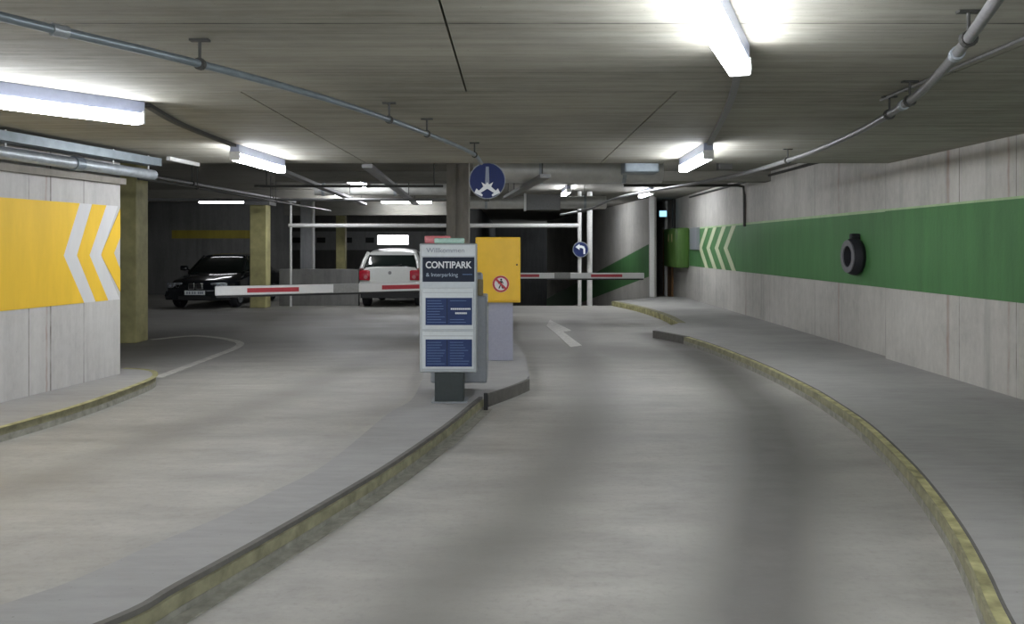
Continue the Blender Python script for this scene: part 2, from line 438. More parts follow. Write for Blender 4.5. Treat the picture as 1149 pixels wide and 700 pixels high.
wl = [(-4.75, 3.1), (-4.42, 5.6), (-4.19, 6.74), (-4.06, 7.6), (-4.03, 8.5), (-4.06, 9.2), (-4.22, 9.62), (-4.45, 9.83), (-4.7, 9.9)]
walkl = thing('raised_walkway', 'narrow raised walkway with rounded end under the left yellow-striped wall', 'walkway')
obj('walkway_slab', prism(spline(wl)[:-1] + [(-4.75, 9.9), (-4.535, 9.5), (-5.60, 3.1)], .001, KH), M_WALK, walkl)
face_strip('kerb_paint', wl, .02, KH - .001, KH + .003, .06, M_YKERB, walkl)
face_strip('kerb_paint', wl, .012, .055, KH - .002, .03, M_YFADE, walkl)
face_strip('kerb_base', wl, .012, .0, .054, .034, M_KBASE, walkl)

# ================================================================== WALLS
# right wall, near panel stands 10 cm proud of the far panel
wn = struct('wall_right', B(4.92, 5.3, -3, 10.8, 0, 2.68), M_WALL_R)
wf = struct('wall_right_far', B(5.02, 5.3, 10.8, 28.4, 0, 3.05), M_WALL_R)
obj('painted_stripe', B(4.914, 4.921, -3, 10.8, 1.05, 2.06), M_GREEN, wn)
obj('stripe_edge', B(4.914, 4.921, -3, 10.8, 2.06, 2.085), M_GREENE, wn)
obj('painted_stripe', B(5.014, 5.021, 10.8, 23.2, 1.04, 2.06), M_GREEN, wf)
obj('painted_stripe', B(4.92, 5.019, 10.799, 10.805, 1.05, 2.06), M_GREEN, wn)
obj('stripe_edge', B(5.014, 5.021, 10.8, 23.2, 2.06, 2.10), M_GREENE, wf)
for k in range(4):
    y = 18.35 + k * .86; a, d, w = .0, .72, .34
    pts = [(y, 2.06), (y + w, 2.06), (y + d + w, 1.55), (y + w, 1.04), (y, 1.04), (y + d, 1.55)]
    obj('chevron_marking', sideplate(pts, 5.008, 5.015), M_CHEV, wf)

# left wall: local x runs from its free end back towards the viewer's left
WLx, WLy = -4.54, 9.5
ang = math.atan2(-1.8 * 1, -.30)           # direction from end towards the camera side
wl_o = struct('wall_left', B(0, 7.5, 0, .35, 0, 2.68), M_WALL_L, loc=(WLx, WLy, 0), rz=ang + 0)
ca, sa = math.cos(ang), math.sin(ang)
# make sure the thickness goes away from the lane (local +y must point to -x world)
if -sa > 0:
    for v in wl_o.data.vertices: v.co.y = -v.co.y
    FS = 1
else: FS = -1
def wall_u(px):
    # intersection of the sight line with the wall's front plane, as local x
    k = (px - CX) / F
    # WLx + u*ca = k*(WLy + u*sa)
    return (k * WLy - WLx) / (ca - k * sa)
def wall_pt(px, py):
    u = wall_u(px); Y = WLy + u * sa
    return (u, CH - (py - HY) * Y / F)
def wl_plate(pts, d=.006):
    bm = bmesh.new(); y0, y1 = 0, FS * d
    a = [bm.verts.new((x, y0, z)) for x, z in pts]; b = [bm.verts.new((x, y1, z)) for x, z in pts]
    bm.faces.new(a); bm.faces.new(b[::-1]); n = len(pts)
    for i in range(n): bm.faces.new([a[i], a[(i + 1) % n], b[(i + 1) % n], b[i]])
    bm.normal_update(); bmesh.ops.triangulate(bm, faces=[f for f in bm.faces if len(f.verts) > 4]); return bm
zt, zb, zm = 2.06, .985, 1.50
def U(px): return wall_u(px)
obj('painted_stripe', wl_plate([(7.5, zt), (7.5, zb), (U(94), zb), (U(71), zm), (U(89), zt)]), M_YELLOW, wl_o)
obj('chevron_marking', wl_plate([(U(103), zt), (U(86), zm), (U(107), zb), (U(121), zb), (U(100), zm), (U(119), zt)]), M_YELLOW, wl_o)
obj('chevron_marking', wl_plate([(.005, zt - .03), (U(113), zm), (.005, 1.07), (.005, 1.33), (U(127.5), zm + .02), (.005, zt - .36)]), M_YELLOW, wl_o)
obj('painted_stripe', wl_plate([(U(89), zt), (U(71), zm), (U(94), zb), (U(107), zb), (U(86), zm), (U(103), zt)], .004), M_WHITEW, wl_o)
obj('painted_stripe', wl_plate([(U(119), zt), (U(100), zm), (U(121), zb), (U(134), zb), (U(113), zm), (U(132), zt)], .004), M_WHITEW, wl_o)
lip = bmesh.new(); box(lip, -.01, 7.5, min(0, FS * .07), max(0, FS * .07), 2.31, 2.38)
obj('wall_ledge', lip, M_COLG, wl_o)

# ramp side wall beyond the barrier, its stripe runs down with the ramp
def ramp_wall():
    a, b = Vector((4.18, 24.3, 0)), Vector((2.05, 48, 0)); d = (b - a); ln = d.length; ang = math.atan2(d.y, d.x)
    bm = bmesh.new(); box(bm, 0, ln, -.1, 0, -4.6, 3.05)
    o = struct('wall_ramp', bm, M_WALL_R, loc=a, rz=ang)
    s = bmesh.new(); z0 = 1.72; sl = .135
    pts = [(0.02, z0), (0.02, z0 - .98), (ln, z0 - .98 - sl * ln), (ln, z0 - sl * ln)]
    A = [s.verts.new((x, 0, z)) for x, z in pts]; Bv = [s.verts.new((x, .006, z)) for x, z in pts]
    s.faces.new(A); s.faces.new(Bv[::-1])
    for i in range(4): s.faces.new([A[i], A[(i + 1) % 4], Bv[(i + 1) % 4], Bv[i]])
    obj('painted_stripe', s, M_GREEN, o)
ramp_wall()
M_WALL_S = concrete('shade_dark_concrete', (.045, .045, .045), (.02, .02, .02), 'V')  # near-black base colour stands in for the deep shade down the ramp
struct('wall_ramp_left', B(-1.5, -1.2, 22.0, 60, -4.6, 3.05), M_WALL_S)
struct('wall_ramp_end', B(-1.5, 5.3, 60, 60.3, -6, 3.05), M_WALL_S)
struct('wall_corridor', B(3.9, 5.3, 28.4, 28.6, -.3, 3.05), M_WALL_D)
# far walls on the left side of the garage
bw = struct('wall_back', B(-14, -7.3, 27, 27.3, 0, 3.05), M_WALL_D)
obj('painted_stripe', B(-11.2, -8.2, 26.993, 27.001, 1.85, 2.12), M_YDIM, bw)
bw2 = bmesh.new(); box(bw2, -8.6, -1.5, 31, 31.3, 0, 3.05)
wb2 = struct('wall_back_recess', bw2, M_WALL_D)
beam = bmesh.new(); box(beam, -8.6, -1.5, 30.85, 31, 1.45, 2.15)
obj('wall_band', beam, M_COLP, wb2)
for x in (-8.1, -7.18, -6.18, -5.35, -2.9):
    obj('vent_opening', B(x - .16, x + .16, 30.84, 30.9, 1.72, 1.92), M_BLACK, wb2)
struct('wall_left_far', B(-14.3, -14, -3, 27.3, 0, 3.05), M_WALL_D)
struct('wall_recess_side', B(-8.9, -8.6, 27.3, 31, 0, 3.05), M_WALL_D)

# low parapet in front of the rear pillars
par = obj('low_parapet', B(-6.25, -4.12, 22.0, 22.2, 0, .98, bev=.01), M_WALL_D)
tag(par, 'low grey concrete parapet wall left of the white hatchback', 'parapet')

# ================================================================== CEILING
ceil = bmesh.new(); g = .006
for x0, x1 in ((-14, -3.9), (-3.9, -.32), (-.32, 2.75), (2.75, 5.3)):
    box(ceil, x0 + g, x1 - g, -3, 5.74 - g, 2.68, 2.9)
for x0, x1 in ((-14, -4.95), (-4.95, -1.9), (-1.9, 1.15), (1.15, 5.3)):
    box(ceil, x0 + g, x1 - g, 5.74 + g, 10.7, 2.68, 2.9)
box(ceil, -14, 5.3, -3, 10.7, 2.8, 3.1)
struct('ceiling', ceil, M_CEIL)
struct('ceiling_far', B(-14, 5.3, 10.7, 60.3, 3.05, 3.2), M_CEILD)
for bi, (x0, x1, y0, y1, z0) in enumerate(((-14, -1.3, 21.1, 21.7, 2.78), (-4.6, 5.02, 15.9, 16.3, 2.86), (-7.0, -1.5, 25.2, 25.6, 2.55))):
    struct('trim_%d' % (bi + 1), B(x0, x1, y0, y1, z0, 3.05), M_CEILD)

# ================================================================== PILLARS
def pillar(x0, x1, y0, y1, z0, z1, m, label, cap=False, groove=False):
    t = thing('concrete_pillar', label, 'pillar', ((x0 + x1) / 2, (y0 + y1) / 2, z0))
    w, d = (x1 - x0) / 2, (y1 - y0) / 2
    if groove:
        pts = [(-w, -d), (-.03, -d), (-.03, -d + .04), (.03, -d + .04), (.03, -d), (w, -d), (w, d), (-w, d)]
        obj('shaft', prism(pts, 0, z1 - z0), m, t)
    else:
        obj('shaft', B(-w, w, -d, d, 0, z1 - z0, bev=.015), m, t)
    if cap:
        obj('capital', B(-w - .12, w + .12, -d - .1, d + .1, z1 - z0 - .12, z1 - z0 - .001), M_MIDP, t)
    return t
pillar(-6.55, -6.19, 13.5, 13.95, 0, 3.05, M_YCOL, 'pale yellow square pillar just behind the end of the left wall')
pillar(-6.78, -6.36, 21.2, 21.6, 0, 2.78, M_YCOL, 'pale yellow pillar beside the parked black car', cap=True)
p3 = pillar(-6.2, -5.86, 24, 24.4, 0, 3.05, M_COLP, 'pale grey pillar with a white downpipe behind the low parapet')
obj('downpipe', T([(.19, -.16, 0), (.19, -.16, 3.0)], .05), M_LPIPE, p3)
pillar(-5.8, -5.5, 27, 27.3, 0, 3.05, M_YCOL, 'slim pale yellow pillar, farthest back, behind the parapet')
pillar(-1.12, -.74, 14, 14.4, KH, 3.05, M_COLG, 'brown grey grooved pillar rising behind the silver sign board', groove=True)

# ================================================================== FLUORESCENT LAMPS
def make_lamp(label, dim=False, cz=2.68):
    t = thing('fluorescent_lamp', label, 'ceiling lamp', (0, 0, 0), 0, 'fluorescent ceiling lamps')
    obj('housing', B(-.05, .05, -.76, .76, -.095, .0, bev=.006), M_LAMPB, t)
    obj('diffuser', B(-.06, .06, -.74, .74, -.17, -.0955, bev=.022), M_TUBEF if dim else M_TUBE, t, smooth=True)
    for s in (-1, 1): obj('end_cap', B(-.058, .058, s * .75 - .012, s * .75 + .012, -.172, -.07, bev=.01), M_LPIPE, t)
    return t
lamp0 = make_lamp('bright batten lamp at the upper left, nearest of the left lamps')
dimlamp0 = None
def place(x1, y1, x2, y2, z, label, first=[True]):
    mx, my = (x1 + x2) / 2, (y1 + y2) / 2; rz = math.atan2(y2 - y1, x2 - x1) - PI / 2
    if first[0]:
        lamp0.location = (mx, my, z); lamp0.rotation_euler = (0, 0, rz); lamp0['label'] = label; first[0] = False
    else: dup(lamp0, (mx, my, z), rz, label)
place(-3.72, 4.98, -2.79, 6.15, 2.68, 'bright batten lamp at the upper left edge, nearest of the left row')
place(-2.95, 8.73, -2.88, 10.22, 2.68, 'batten lamp under the slab edge above the left lane, second of the left row')
place(.66, 3.0, 1.22, 4.39, 2.68, 'largest bright batten lamp overhead above the right lane')
place(2.06, 8.6, 2.11, 10.1, 2.68, 'batten lamp under the slab edge by the right wall, before the galvanised box')
place(-3.3, 16.6, -3.25, 18.0, 3.051, 'batten lamp beyond the slab edge above the left lane, just past the beam')
place(-4.5, 20, -4.45, 21, 3.051, 'small distant batten lamp above the low parapet')
place(1.95, 13.4, 1.8, 14.9, 3.051, 'batten lamp beyond the slab edge above the right barrier approach')
place(1.35, 19.5, 1.32, 21, 3.04, 'distant batten lamp above the mouth of the down ramp')
place(3.45, 20.2, 3.4, 21.7, 3.051, 'added fill lamp near the right wall in front of the tall white post')  # extra lamp, added to brighten the far right wall, door and post
place(2.35, 26.6, 2.2, 28.1, 3.051, 'added fill lamp over the down ramp beside its striped side wall')  # extra lamp, added so the ramp side wall reads bright
place(-3.9, 24.5, -2.4, 24.5, 3.051, 'batten lamp running crosswise above the white hatchback')
place(-9.2, 24.5, -8.0, 24.5, 3.051, 'dim batten lamp running crosswise above the black car')
dl = [o for o in COL.objects if o.get('label', '').startswith('dim batten')][0]
for c in dl.children:
    if c.name.startswith('diffuser'): c.material_slots[0].link = 'OBJECT'; c.material_slots[0].material = M_TUBEF
# row continues behind the viewer
place(-.2, -2.2, -.1, -.7, 2.68, 'batten lamp overhead behind the viewpoint, above the right lane')
place(-4.3, .6, -4.2, 2.1, 2.68, 'batten lamp overhead behind the viewpoint, above the left lane')

def single(name, bm, m, label, cat, **k):
    o = obj(name, bm, m, **k); return tag(o, label, cat)
# cable trunking between the lamps
single('cable_trunking', boxbar(bmesh.new(), smoothpts([(-2.76, 6.2, 2.665), (-2.9, 7.2, 2.665), (-2.95, 8.7, 2.665)]), .05, .03), M_DARKP,
       'dark cable trunking on the ceiling linking the two left lamps', 'cable trunking')
single('cable_trunking', boxbar(bmesh.new(), smoothpts([(1.24, 4.44, 2.665), (1.6, 6.0, 2.665), (2.06, 8.55, 2.665)]), .045, .03), M_MIDP,
       'grey cable trunking on the ceiling linking the two right lamps', 'cable trunking')

# ================================================================== PIPES
def pipe(name, label, pts, r, m, hangers=(), zc=2.68, cat='pipe', joints=()):
    P = smoothpts(pts, 8); t = thing(name, label, cat)
    obj('pipe_run', T(P, r, 14), m, t, smooth=True)
    for y in hangers:
        p = min(P, key=lambda q: abs(q.y - y))
        obj('hanger', hanger_bm(p, r, zc), M_DARKP, t)
    for y in joints:
        i = min(range(1, len(P) - 1), key=lambda q: abs(P[q].y - y)); d = (P[i + 1] - P[i - 1]).normalized() * .035
        obj('coupling', T([P[i] - d, P[i] + d], r * 1.35, 14), M_GALV, t, smooth=True)
    return t
def hanger_bm(p, r, zc):
    bm = bmesh.new(); tube(bm, [(p.x, p.y, p.z), (p.x, p.y, zc - .001)], .008, 8)
    box(bm, p.x - .05, p.x + .05, p.y - .02, p.y + .02, zc - .012, zc - .001)
    tube(bm, [(p.x, p.y - .015, p.z), (p.x, p.y + .015, p.z)], r * 1.5, 12)
    return bm
pipe('sprinkler_pipe', 'slim grey pipe sweeping across the ceiling from the upper left corner', [(-2.6, 2.3, 2.55), (-2.12, 3.39, 2.55), (-1.63, 4.28, 2.55), (-1.15, 5.43, 2.55), (-.72, 6.94, 2.55), (-.41, 8.4, 2.55), (-.35, 9.4, 2.55)],
     .021, M_PIPE, (4.28, 6.2, 6.94, 8.6), joints=(3.6,))
pipe('sprinkler_pipe', 'slim grey pipe curving across the ceiling near the right wall', [(1.4, 2.0, 2.55), (1.87, 3.17, 2.55), (2.3, 4.35, 2.55), (2.64, 5.53, 2.55), (2.93, 7.2, 2.55), (3.06, 9.1, 2.55), (2.95, 11.5, 2.55), (2.0, 15, 2.50), (1.7, 18, 2.41), (1.25, 21, 2.40)],
     .026, M_MIDP, (3.75, 5.4, 5.95, 9.0), joints=(4.0, 5.6))
single('ceiling_conduit', T([(2.55, 3.0, 2.668), (2.63, 4.17, 2.668), (2.7, 6.0, 2.668)], .01), M_MIDP, 'thin pale conduit fixed flat to the ceiling near the upper right corner', 'conduit')

# pipe bundle over the left wall
def wlw(u, off, z): # point beside the left wall
    nx, ny = -sa * FS, ca * FS
    return (WLx + u * ca + nx * off, WLy + u * sa + ny * off, z)
single('cable_tray', boxbar(bmesh.new(), [wlw(5, .2, 2.60), wlw(1, .2, 2.60), wlw(-.35, .2, 2.60)], .2, .09), M_PIPE, 'blue grey cable tray under the ceiling above the left wall', 'cable tray')
bp = thing('ventilation_pipe', 'thick blue grey pipe running below the tray along the top of the left wall', 'pipe')
obj('pipe_run', T([wlw(5, .16, 2.46), wlw(2.0, .16, 2.46), wlw(-.4, .16, 2.455)], .06, 16), M_GALV, bp, smooth=True)
obj('coupling', T([wlw(1.0, .16, 2.458), wlw(.88, .16, 2.458)], .075, 16), M_PIPE, bp, smooth=True)
for u in (1.9, .35, -.3):
    p = wlw(u, .16, 2.46); obj('hanger', T([p, (p[0], p[1], 2.679)], .009, 8), M_LPIPE, bp)
# bright cable tray end over the left lane
single('tray_bracket', boxbar(bmesh.new(), [(-4.15, 9.9, 2.657), (-4.08, 10.65, 2.657)], .05, .044), M_LPIPE, 'short pale ceiling rail between the left wall pipes and the second lamp', 'rail')

# ducts beyond the slab edge
def duct_x(name, label, x0, x1, y, z, r, m, seams, zc=3.05, sq=False):
    t = thing(name, label, 'duct')
    obj('duct_body', T([(x0, y, z), (x1, y, z)], r, 28), m, t, smooth=True)
    for s in seams:
        obj('seam_ring', T([(s - .03, y, z), (s + .03, y, z)], r + .012, 28), M_GALV, t, smooth=True)
        obj('hanger', T([(s, y, z + r * .9), (s, y, zc - .001)], .008, 6), M_DARKP, t)
    return t
duct_x('air_duct', 'big round galvanised air duct crossing just behind the slab edge to the right', -.6, 2.35, 12.9, 2.79, .2, M_DUCT, (.45, 1.75))
d2 = duct_x('air_duct', 'round air duct with a square silencer box, above the down ramp', -1.1, 2.2, 19.2, 2.62, .15, M_DUCT, (-.6, 1.7))
obj('silencer', B(.33, 1.12, 19.0, 19.4, 2.44, 2.80, bev=.01), M_MIDP, d2)
obj('end_flange', B(.28, .33, 18.96, 19.44, 2.42, 2.82), M_WHITE, d2)
duct_x('air_duct', 'round galvanised duct crossing over the left lane behind the slab edge', -4.4, -1.35, 18.3, 2.86, .13, M_DUCT, (-4.2, -2.6))
single('junction_box', B(1.47, 1.93, 10.705, 11.1, 2.56, 2.80, bev=.02), M_PIPE, 'blue grey box hanging behind the slab edge next to the right lamp', 'box')
single('vent_grille', B(2.70, 2.88, 10.705, 10.85, 2.60, 2.70, bev=.01), M_DARKP, 'small dark box hanging behind the slab edge between the right lamp and the wall', 'box')
pipe('sprinkler_pipe', 'dark pipe running back under the ceiling beyond the end of the left wall', [(-5.9, 10.9, 2.72), (-5.75, 14, 2.72), (-5.5, 20.8, 2.72)], .03, M_MIDP, (12, 15, 19), 3.05)
pipe('sprinkler_pipe', 'thin dark pipe running back between the left wall end and the second lamp', [(-4.9, 10.75, 2.49), (-4.75, 14, 2.49), (-4.6, 20.8, 2.49)], .02, M_DARKP, (12.5, 16.5), 3.05)
pipe('cross_pipe', 'thin dark pipe crossing the left lane just behind the slab edge', [(-4.3, 13.7, 2.60), (-2.5, 13.7, 2.60), (-1.15, 13.7, 2.60)], .022, M_DARKP, (), 3.05)
for x in (-4.1, -1.3): obj('hanger', T([(x, 13.7, 2.6), (x, 13.7, 3.049)], .01, 6), M_DARKP, bpy.data.objects['cross_pipe'])
pipe('cross_pipe', 'long dark pipe crossing under the ceiling above the left pillars', [(-9.5, 17.0, 2.56), (-5, 17.0, 2.56), (-1.0, 17.0, 2.56)], .03, M_MIDP, (), 3.05)
single('hanger_rod', T([(-5, 17, 2.58), (-5, 17, 3.049)], .01), M_DARKP, 'thin rod holding the long dark cross pipe', 'rod')
for i, (x0, y0, x1, y1, z, lab) in enumerate([
    (-3.2, 10.75, -3.7, 20.5, 2.65, 'dark cable tray running back above the left lane'),
    (-1.9, 10.75, -2.4, 20.5, 2.65, 'dark cable tray running back left of the grooved pillar, above the white car'),
    (.45, 11.0, -.1, 15.8, 2.54, 'dark cable tray slanting behind the hanging blue sign')]):
    t = thing('cable_tray', lab, 'cable tray')
    obj('tray', boxbar(bmesh.new(), [(x0, y0, z), (x1, y1, z)], .14, .05), M_MIDP, t)
    for f in (.06, .75, .95):
        x, y = x0 + (x1 - x0) * f, y0 + (y1 - y0) * f
        obj('hanger', T([(x, y, z), (x, y, 3.049)], .009, 6), M_DARKP, t)

# height restrictor bar with its post
hb = thing('height_bar', 'long white horizontal height limit bar crossing in front of the dark ramp', 'height bar', (0, 21.6, 0))
obj('bar', T([(-5.88, 0, 2.14), (1.78, 0, 2.14)], .055, 14), M_LPIPE, hb, smooth=True)
obj('post', T([(1.78, 0, 0), (1.78, 0, 3.04)], .05, 14), M_LPIPE, hb, smooth=True)
obj('hanger', T([(-5.83, 0, 0), (-5.83, 0, 2.779)], .03, 10), M_LPIPE, hb, smooth=True)
obj('hanger', T([(-1.6, 0, 2.14), (-1.6, 0, 2.779)], .02, 10), M_DARKP, hb, smooth=True)
single('downpipe', T([(2.06, 21.75, 0), (2.06, 21.75, 3.04)], .07, 14), M_LPIPE, 'white vertical pipe just right of the small blue arrow sign', 'pipe')
single('steel_post', B(3.98, 4.12, 23.7, 23.85, KH, 3.049, bev=.01), M_LPIPE, 'tall white square post at the corner left of the brown door', 'post')
single('downpipe', T([(4.93, 26.2, 0), (4.93, 26.2, 3.04)], .06, 12), M_LPIPE, 'white downpipe rising behind the green wall cabinet', 'pipe')
# conduit from the ceiling down to the chevrons
single('wall_conduit', T([(2.4, 17.6, 2.9), (4.85, 17.6, 2.9), (4.97, 17.6, 2.87), (4.985, 17.6, 2.7), (4.99, 17.6, 2.02)], .03, 10), M_DARKP,
       'dark conduit crossing to the right wall and dropping to the pale chevrons', 'conduit')
single('wall_conduit', T([(4.97, 25.2, 2.14), (4.97, 25.2, 3.04)], .05, 10), M_DARKP, 'dark conduit dropping onto the green wall cabinet', 'conduit')
single('cable_conduit', T([(5.0, 11.0, 2.97), (4.98, 17, 2.97), (4.98, 23, 2.97)], .025, 10), M_DARKP, 'dark conduit following the top of the far right wall', 'conduit')

# ================================================================== RIGHT WALL FITTINGS
cab = thing('wall_cabinet', 'dark green painted cabinet projecting from the far end of the right green stripe', 'cabinet', (5.02, 23.2, 0))
obj('cabinet_body', B(-.34, 0, 0, 2.1, .98, 2.12, bev=.05), M_GREEND, cab, smooth=True)
for y in (.75, 1.25): obj('label_plate', B(-.347, -.339, y, y + .12, 1.72, 1.95), M_YCOL, cab)
single('meter_box', B(4.93, 5.02, 21.9, 22.75, 1.5, 2.1, bev=.01), M_SILVD, 'pale grey flat box on the green stripe between cabinet and chevrons', 'box')
dr = struct('door_1', B(4.96, 5.02, 25.5, 27.0, 0, 2.15), M_DOORB)
obj('door_frame', B(4.95, 5.02, 27.0, 27.06, 0, 2.2), M_MIDP, dr)
obj('door_handle', T([(4.96, 26.8, 1.05), (4.9, 26.8, 1.05), (4.9, 26.68, 1.05)], .012, 8), M_CHROME, dr)
ex = thing('exit_sign', 'small lit pale blue sign above the brown door', 'sign', (4.68, 25.4, 2.5))
obj('sign_box', B(-.12, .12, 0, .05, 0, .2), M_SILVD, ex); obj('lit_face', B(-.11, .11, -.01, 0, .01, .19), M_LITB, ex)
obj('bracket', T([(0, .03, .19), (0, .03, .549)], .01, 6), M_DARKP, ex)

ty = thing('rubber_tyre', 'black tyre with a grey face mounted on the green stripe of the right wall', 'tyre', (5.02, 11.85, 1.45))
def tyre_bm():
    bm = bmesh.new(); n = 40
    prof = [(-.0, .13), (-.0, .24), (-.06, .275), (-.12, .265), (-.16, .24), (-.17, .20), (-.16, .155), (-.12, .135)]
    R = [[bm.verts.new((x, r * math.cos(2 * PI * k / n), r * math.sin(2 * PI * k / n))) for k in range(n)] for x, r in prof]
    for i in range(len(R)):
        a, b = R[i], R[(i + 1) % len(R)]
        for k in range(n): bm.faces.new([a[k], a[(k + 1) % n], b[(k + 1) % n], b[k]])
    return bm
obj('tyre_casing', tyre_bm(), M_TYRE, ty, smooth=True)
rg = ring(0, 0, .155, .235, -.008, .008); 
for v in rg.verts: v.co = Vector((v.co.y - .172, v.co.x, v.co.z))
obj('sidewall_ring', rg, M_TYREG, ty)
hub = disc(0, 0, .15, -.05, .0)
for v in hub.verts: v.co = Vector((v.co.y - .02, v.co.x, v.co.z))
obj('hub_plate', hub, M_NAVY, ty)
obj('mounting_lug', B(-.13, -.001, -.05, .05, .22, .33, bev=.02), M_TYRE, ty)

# ================================================================== HANGING ROUND SIGN
sg = thing('traffic_sign', 'large round blue sign with a white split downward arrow hanging from the slab edge', 'traffic sign', (-.335, 11.1, 2.485))
obj('sign_plate', disc(0, 0, .245, 0, .012, 56), M_SIGNB, sg)
obj('sign_rim', ring(0, 0, .236, .247, -.004, .014, 56), M_SILVD, sg)
ar = bmesh.new()
plate([(-.020, .19), (.020, .19), (.03, -.06), (-.03, -.06)], -.004, 0, ar)
o_ = obj('arrow_shaft', ar, M_TXTG, sg)  # grey shaft on a white arrow: shade over the upper sign put into colour
ar = bmesh.new()
for s in (-1, 1):
    plate([(0, -.02), (s * .03, -.06), (s * .115, -.135), (s * .145, -.105), (s * .175, -.165), (s * .07, -.215), (s * .06, -.19), (s * .09, -.165), (0, -.11)], -.006 - .001 * s, 0, ar)
plate([(-.08, -.02), (-.03, -.05), (.03, -.05), (.08, -.02), (.045, -.10), (-.045, -.10)], -.008, 0, ar)
obj('arrow_heads', ar, M_TXT, sg)
bk = bmesh.new(); tube(bk, [(0, .03, -.27), (0, .03, .564)], .012, 8); box(bk, -.03, .03, .012, .045, -.28, -.23)
obj('mounting_rod', bk, M_DARKP, sg)

# small sign on the post
s2 = thing('traffic_sign', 'small round blue sign with a white left turn arrow on the height bar post', 'traffic sign', (1.80, 21.5, 1.51))
obj('sign_plate', disc(0, 0, .205, 0, .012, 40), M_SIGNB, s2)
obj('sign_rim', ring(0, 0, .19, .207, -.004, .014, 40), M_SILVD, s2)
a2 = plate([(.075, -.12), (.12, -.12), (.12, .02), (.09, .08), (.02, .105), (-.03, .105), (-.03, .145), (-.14, .065), (-.03, -.01), (-.03, .04), (.03, .04), (.07, .01)], -.004, 0)
obj('turn_arrow', a2, M_TXT, s2)
obj('post_clip', B(-.04, .04, .012, .06, -.03, .03), M_DARKP, s2)

# ================================================================== SILVER SIGN BOARD WITH TICKET MACHINE
Y0 = 7.75
def tz(py, Y=Y0): return CH - (py - HY) * Y / F
def tx(px, Y=Y0): return (px - CX) * Y / F
TX = tx(503.5)
tm = thing('information_board', 'silver information board with navy panels on a dark foot at the island tip', 'information board', (TX, Y0, KH))
def lx(px): return tx(px) - TX
def lz(py): return tz(py) - KH
obj('board_panel', B(lx(470.5), lx(535), 0, .10, lz(418), lz(273), bev=.012), M_SILV, tm)
hd = obj('header_strip', B(lx(473), lx(533), -.006, .002, lz(287), lz(275)), M_SILVL, tm)
obj('lettering', text_bm('Willkommen', .062, lx(500), lz(281), -.008, .36), M_TXTG, hd)
nv = obj('name_panel', B(lx(474.3), lx(532.3), -.014, .002, lz(316), lz(288.5), bev=.003), M_NAVY, tm)
obj('lettering', text_bm('CONTIPARK', .088, lx(503.3), lz(297.5), -.0155, .435, bold=.0022), M_TXT, nv)
obj('lettering', text_bm('& Interparking', .05, lx(496), lz(308.3), -.0155, .30), M_TXTP, nv)
obj('rule_line', B(lx(519), lx(530), -.0155, -.0135, lz(308.2), lz(307.4)), M_TXTB, nv)
for (ya, yb, ba, bb, kind) in ((323, 369, 334, 364.5, 0), (371.5, 413.5, 380.5, 411, 1)):
    fr = obj('notice_frame', B(lx(474), lx(531.5), -.016, .002, lz(yb), lz(ya), bev=.004), M_SILVL, tm)
    nt_ = obj('notice_sheet', B(lx(477.7), lx(529.8), -.02, -.015, lz(bb), lz(ba)), M_BLUE, fr)
    # rows of fine print, too small to read
    bm = bmesh.new(); rnd = random.Random(3 + kind)
    for r in range(9):
        y = ba + 3 + r * (bb - ba - 5) / 8.5
        box(bm, lx(479.5), lx(479.5 + rnd.uniform(14, 21)), -.0212, -.0195, lz(y + .55), lz(y))
        if kind == 1 or r < 1 or r > 6: box(bm, lx(505), lx(505 + rnd.uniform(14, 22)), -.0212, -.0195, lz(y + .55), lz(y))
    obj('fine_print', bm, M_TXTB, fr)
    obj('fold_line', B(lx(501.5), lx(502.3), -.0212, -.0195, lz(bb - 1), lz(ba + 1)), M_NAVY, fr)
    if kind == 0:
        for (xa, xb, y) in ((506, 528, 345.4), (511, 524, 350.2)):
            x = xa; bm = bmesh.new()
            while x < xb:
                w = 1.3; box(bm, lx(x), lx(min(x + w, xb)), -.022, -.0195, lz(y + 1.9), lz(y)); x += w + .45
            obj('heading_print', bm, M_TXT, fr)
    obj('frame_lip', B(lx(475), lx(530.5), -.02, -.015, lz(ya + 5.5), lz(ya + 4.7)), M_SILV, fr)
obj('foot', B(lx(487.7), lx(520), .0, .22, .0, lz(418) , bev=.006), M_FOOT, tm)
obj('foot_plate', B(lx(484), lx(524), -.03, .25, 0, .012), M_SILVD, tm)
# lamp on top
obj('lamp_base', B(lx(476), lx(505), .03, .12, lz(273), lz(264.5), bev=.01), M_PINK, tm, smooth=True)
obj('lamp_lens', B(lx(487), lx(521), -.0, .10, lz(273), lz(267), bev=.012), M_MINT, tm, smooth=True)

Yb = 8.25
tk = thing('ticket_machine', 'grey ticket machine cabinet half hidden directly behind the silver information board', 'ticket machine', (tx(515, Yb), Yb, KH))
def kx(px): return tx(px, Yb) - tx(515, Yb)
def kz(py): return tz(py, Yb) - KH
obj('cabinet_body', B(kx(484), kx(546.5), -.1, .30, kz(428), kz(331), bev=.015), M_SILVD, tk)
obj('cabinet_head', B(kx(486), kx(541), -.05, .24, kz(332), kz(306), bev=.03), M_SILVD, tk, smooth=True)
obj('ticket_slot', B(kx(536.5), kx(542.5), -.09, -.045, kz(331), kz(313), bev=.008), plain('brass_brown', (.25, .2, .1), .5), tk)
obj('plinth', B(kx(492), kx(515), -.05, .22, 0, kz(427)), M_FOOT, tk)

